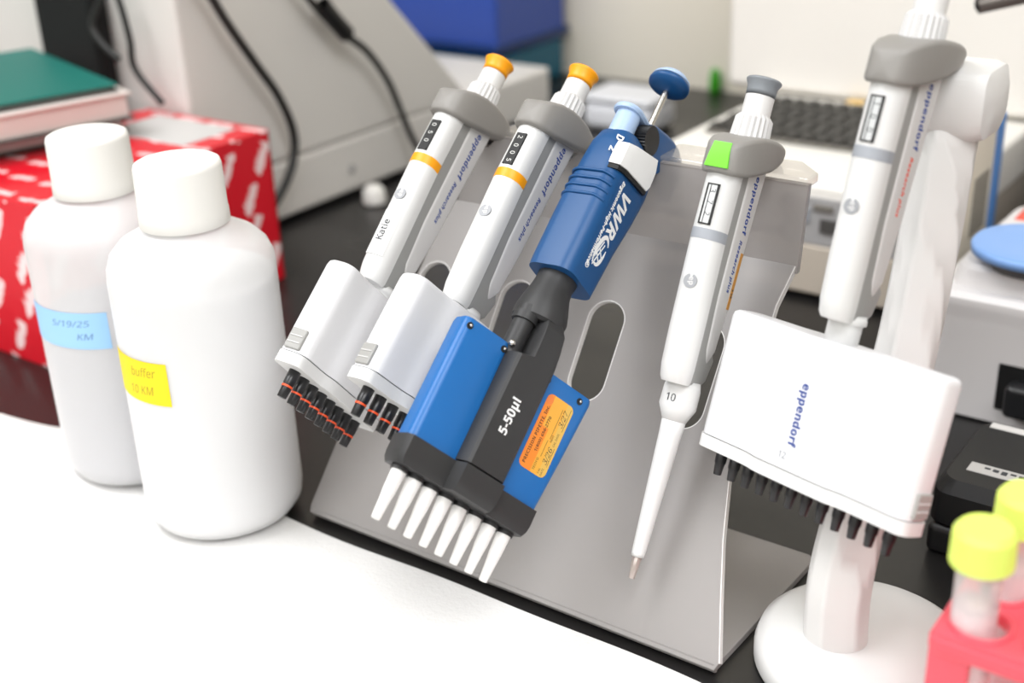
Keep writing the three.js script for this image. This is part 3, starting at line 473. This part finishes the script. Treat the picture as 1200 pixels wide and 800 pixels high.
// ---------------------------------------------------------------- instrument with the keyboard
{
  const t = thing('keyboard_instrument', 'white benchtop instrument with a dark keyboard on its top', 'instrument', [0, 0, 0]);
  mesh('lower_body', rbox(-0.045, 0.2, 0.004, 0.046, -0.80, -0.452, 0.003), M.instrLow, t);
  mesh('label_panel', box(0.085, 0.19, 0.0465, 0.084, -0.79, -0.4525), M.instrPanel, t);
  mesh('upper_body', rbox(-0.05, 0.205, 0.0505, 0.094, -0.80, -0.456, 0.005), M.instr, t);
  for (const [x, y, w, h, m] of [[0.125, 0.063, 0.014, 0.011, M.machineDark], [0.12, 0.077, 0.016, 0.005, M.keyBed], [0.142, 0.068, 0.01, 0.012, M.bandGrey], [0.105, 0.07, 0.008, 0.012, M.bandGrey], [0.158, 0.06, 0.012, 0.008, M.keyBed]]) mesh('port', rbox(x - w / 2, x + w / 2, y - h / 2, y + h / 2, -0.4535, -0.4505, 0.0008, 1), m, t);
  const kb = mesh('keyboard', rbox(-0.034, 0.165, 0.0945, 0.0975, -0.675, -0.548, 0.001, 1), M.keyBed, t);
  const kg = rbox(-0.0055, 0.0055, 0, 0.004, -0.0078, 0.0078, 0.0012, 1);
  for (let r = 0; r < 7; r++) for (let k = 0; k < 14; k++) { const o = mesh('key', kg, M.key, kb); o.position.set(-0.026 + k * 0.014 + (r % 2) * 0.003, 0.0975, -0.559 - r * 0.0178); }
  mesh('status_mark', rbox(0.04, 0.056, 0.0982, 0.1, -0.697, -0.686, 0.0004, 1), mat(0xf0c878, 0.5), t);
}
{
  const t = thing('white_cabinet', 'tall plain white housing behind the keyboard instrument', 'cabinet', [0.265, 0, -0.83]);
  mesh('housing', rbox(-0.355, 0.355, 0.0975, 0.36, -0.13, 0.13, 0.008), mat(0xf5f1ea, 0.5), t);
  mesh('foot_block', rbox(-0.325, -0.08, 0, 0.097, -0.115, 0.02, 0.004), M.instrLow, t);
}
tag(mesh('marker_cap', lathe([[0, 0], [0.007, 0], [0.0075, 0.012], [0.006, 0.026], [0.004, 0.03], [0, 0.031]], 20).translate(-0.272, 0, -1.032), mat(0x3fae1d, 0.4), scene), 'small green cap standing at the foot of the wall', 'cap');
{
  const t = thing('vented_module', 'beige module with vent slots and a blue rear edge beside the keyboard', 'module', [0.219, 0, -0.455]);
  mesh('housing', rbox(-0.0105, 0.0105, 0, 0.15, -0.048, 0.05, 0.003), mat(0xdcd5c6, 0.5), t);
  mesh('edge_panel', rbox(-0.011, 0.0125, 0, 0.152, -0.061, -0.0485, 0.002), mat(0x4f7fbd, 0.45), t);
  for (let k = 0; k < 6; k++) mesh('vent_slot', box(0.0104, 0.0112, 0.07, 0.115, -0.036 + k * 0.006, -0.0335 + k * 0.006), M.keyBed, t);
}
tag(mesh('dark_gap_block', rbox(0.25, 0.6, 0.0, 0.0972, -0.93, -0.535, 0.006), M.brown, scene), 'added dark brown block standing for the shaded gap beneath the white housing', 'case');  // solid brown block, its colour stands in for the dark gap under the housing
{
  const t = thing('support_arm', 'dark knurled metal arm reaching in over the bench', 'arm', [0.5, 0, -0.66]);
  const a = V(-0.291, 0.231, 0.172), b = V(0, 0.30, 0);
  mesh('arm_rod', new THREE.TubeGeometry(new THREE.LineCurve3(a, b), 20, 0.006, 16), mat(0x6d6762, 0.4, { metalness: 0.7 }), t);
  mesh('arm_tip', new THREE.TubeGeometry(new THREE.LineCurve3(a.clone().addScaledVector(b.clone().sub(a), -0.004), a), 2, 0.0035, 14), M.blackDeep, t);
  mesh('upright_rod', cyl(0.006, 0.006, 0.0974, 0.32, 18, 0, 0), M.steel, t);
}
// ---------------------------------------------------------------- mixer, black box
{
  const t = thing('vortex_mixer', 'pale grey mixer with a round light blue platform', 'mixer', [0.327, 0, -0.40]);
  mesh('body', loftY([[0.002, rrect(0.152, 0.165, 0.01, 6)], [0.07, rrect(0.152, 0.165, 0.012, 6)], [0.078, rrect(0.158, 0.17, 0.012, 6)], [0.083, rrect(0.158, 0.17, 0.012, 6)], [0.086, rrect(0.15, 0.162, 0.01, 6)]], 0.4), M.mixer, t);
  mesh('raised_deck', loftY([[0.0855, rrect(0.142, 0.146, 0.016, 6)], [0.097, rrect(0.136, 0.14, 0.016, 6)], [0.1, rrect(0.13, 0.134, 0.014, 6)]], 0.5), M.mixer, t);
  mesh('platform', lathe([[0, 0.106], [0.033, 0.106], [0.0375, 0.108], [0.038, 0.112], [0.036, 0.1145], [0.02, 0.1135], [0, 0.113]], 48).translate(-0.026, 0, 0.05), M.discBlue, t);
  mesh('platform_stem', cyl(0.026, 0.03, 0.099, 0.1065, 32, -0.026, 0.05), M.machineDark, t);
  mesh('warning_label', rbox(-0.06, 0.05, 0.0995, 0.101, -0.062, -0.03, 0.0004, 1), M.coral, t);
  mesh('knob', lathe([[0, 0.1], [0.01, 0.1], [0.0105, 0.112], [0.008, 0.114], [0.006, 0.13], [0, 0.131]], 24).translate(-0.046, 0.001, -0.046), M.cap, t);
  mesh('socket_recess', rbox(-0.03, 0.03, 0.012, 0.044, 0.082, 0.0832, 0.0005, 1), M.blackDeep, t);
  mesh('socket_plug', rbox(-0.022, 0.012, 0.014, 0.036, 0.0835, 0.0975, 0.004, 2), M.nozzle, t);
}
{
  const t = thing('black_power_box', 'flat black box with a small silver label, in front of the mixer', 'box', [0.36, 0, -0.197]);
  mesh('lower_shell', rbox(-0.05, 0.09, 0.0, 0.018, -0.04, 0.042, 0.004), M.blackDeep, t);
  mesh('upper_shell', loftY([[0.0195, rrect(0.142, 0.082, 0.01, 5, 0.0195, 0)], [0.038, rrect(0.14, 0.082, 0.01, 5, 0.0195, 0)], [0.045, rrect(0.132, 0.074, 0.009, 5, 0.0195, -0.001)]], 0.5), M.blackDeep, t);
  const lb = mesh('silver_label', rbox(-0.038, 0.012, 0.0448, 0.0456, 0.013, 0.023, 0.0003, 1), mat(0xb9b7b4, 0.4), t);
  const sq = []; for (let k = 0; k < 6; k++) sq.push(box(-0.03 + k * 0.0045, -0.027 + k * 0.0045, 0.0456, 0.0459, 0.016, 0.0175 + 0.003 * ((k * 7) % 3) / 3)); mesh('label_marks', mergeGeometries(sq), M.inkDark, lb);
  mesh('rear_label', rbox(-0.042, 0.0, 0.0448, 0.0456, -0.037, -0.031, 0.0003, 1), mat(0xcfcdca, 0.4), t);
}
// ---------------------------------------------------------------- red rack with two tubes
{
  const t = thing('tube_rack', 'translucent red tube rack with round holes and open sides', 'tube rack', [0.376, 0.0028, 0.056]);
  const holes = []; for (let i = 0; i < 4; i++) for (let j = 0; j < 4; j++) holes.push([0.0145 + 0.0265 * i, -0.0175 + 0.0265 * j + 0.0305]);
  const plate = (y, th) => prism(rrect(0.112, 0.112, 0.004, 3, 0.056, 0.056), th, 0.0006, holes.map(([x, z]) => oval(x, z, 0.0185, 0.0185, 6))).rotateX(-Math.PI / 2).translate(0, y, 0);
  mesh('top_plate', plate(0.102, 0.003), M.rack, t);
  mesh('middle_plate', plate(0.055, 0.003), M.rack, t);
  mesh('bottom_plate', prism(rrect(0.112, 0.112, 0.004, 3, 0.056, 0.056), 0.003, 0.0006).rotateX(-Math.PI / 2).translate(0, 0.0025, 0), M.rack, t);
  for (const [x, z] of [[0.0015, -0.0015], [0.1105, -0.0015], [0.0015, -0.1105], [0.1105, -0.1105]]) mesh('corner_post', rbox(x - 0.0015 - (x > 0.05 ? 0.012 : 0), x + 0.0015 + (x > 0.05 ? 0 : 0.012), 0.002, 0.104, z - 0.0018, z + 0.0018, 0.001, 1), M.rack, t);
  for (const z of [-0.0005, -0.1115]) mesh('front_rail', rbox(0.002, 0.11, 0.097, 0.1035, z - 0.0015, z + 0.0015, 0.001, 1), M.rack, t);
  for (const x of [0.0005, 0.1115]) mesh('side_rail', rbox(x - 0.0015, x + 0.0015, 0.097, 0.1035, -0.11, -0.002, 0.001, 1), M.rack, t);
  for (const [x, z] of holes.slice(0, 8)) mesh('hole_ring', new THREE.TorusGeometry(0.0105, 0.0012, 8, 28).rotateX(Math.PI / 2).translate(x, 0.1058, -z), M.rack, t);
}
function tubeThing(label, x, y, z) {
  const t = thing('centrifuge_tube', label, 'tube', [x, y, z], 'capped tubes in the red rack');
  mesh('tube_wall', lathe([[0, -0.108], [0.002, -0.107], [0.0075, -0.09], [0.0082, -0.086], [0.0082, 0.0], [0.0079, 0.0]], 32), M.tubeClear, t);
  mesh('contents', lathe([[0, -0.1065], [0.0018, -0.106], [0.0072, -0.0895], [0.0078, -0.086], [0.0078, -0.02], [0, -0.02]], 28), mat(0xf3dfe2, 0.4), t);
  mesh('screw_cap', ribbed(11.2, 10.9, 0, 14.5, 40, 0.15).scale(MM, MM, MM).translate(0, -0.002, 0), M.lime, t);
  const sc = []; for (let k = 0; k < 9; k++) sc.push(new THREE.CylinderGeometry(0.00828, 0.00828, 0.0005, 8, 1, true, 0.9, k % 2 ? 0.4 : 0.7).translate(0, -0.006 - k * 0.005, 0)); mesh('graduations', mergeGeometries(sc), mat(0x9a8f98, 0.6), t);
}
tubeThing('clear tube with a yellow-green cap in the corner hole of the red rack', 0.3875, 0.137, 0.0435);
tubeThing('clear tube with a yellow-green cap in the rack row towards the black box', 0.3935, 0.137, 0.012);

scene.traverse((o) => { if (o.isMesh) { o.castShadow = true; o.receiveShadow = true; } });
renderer.render(scene, camera);
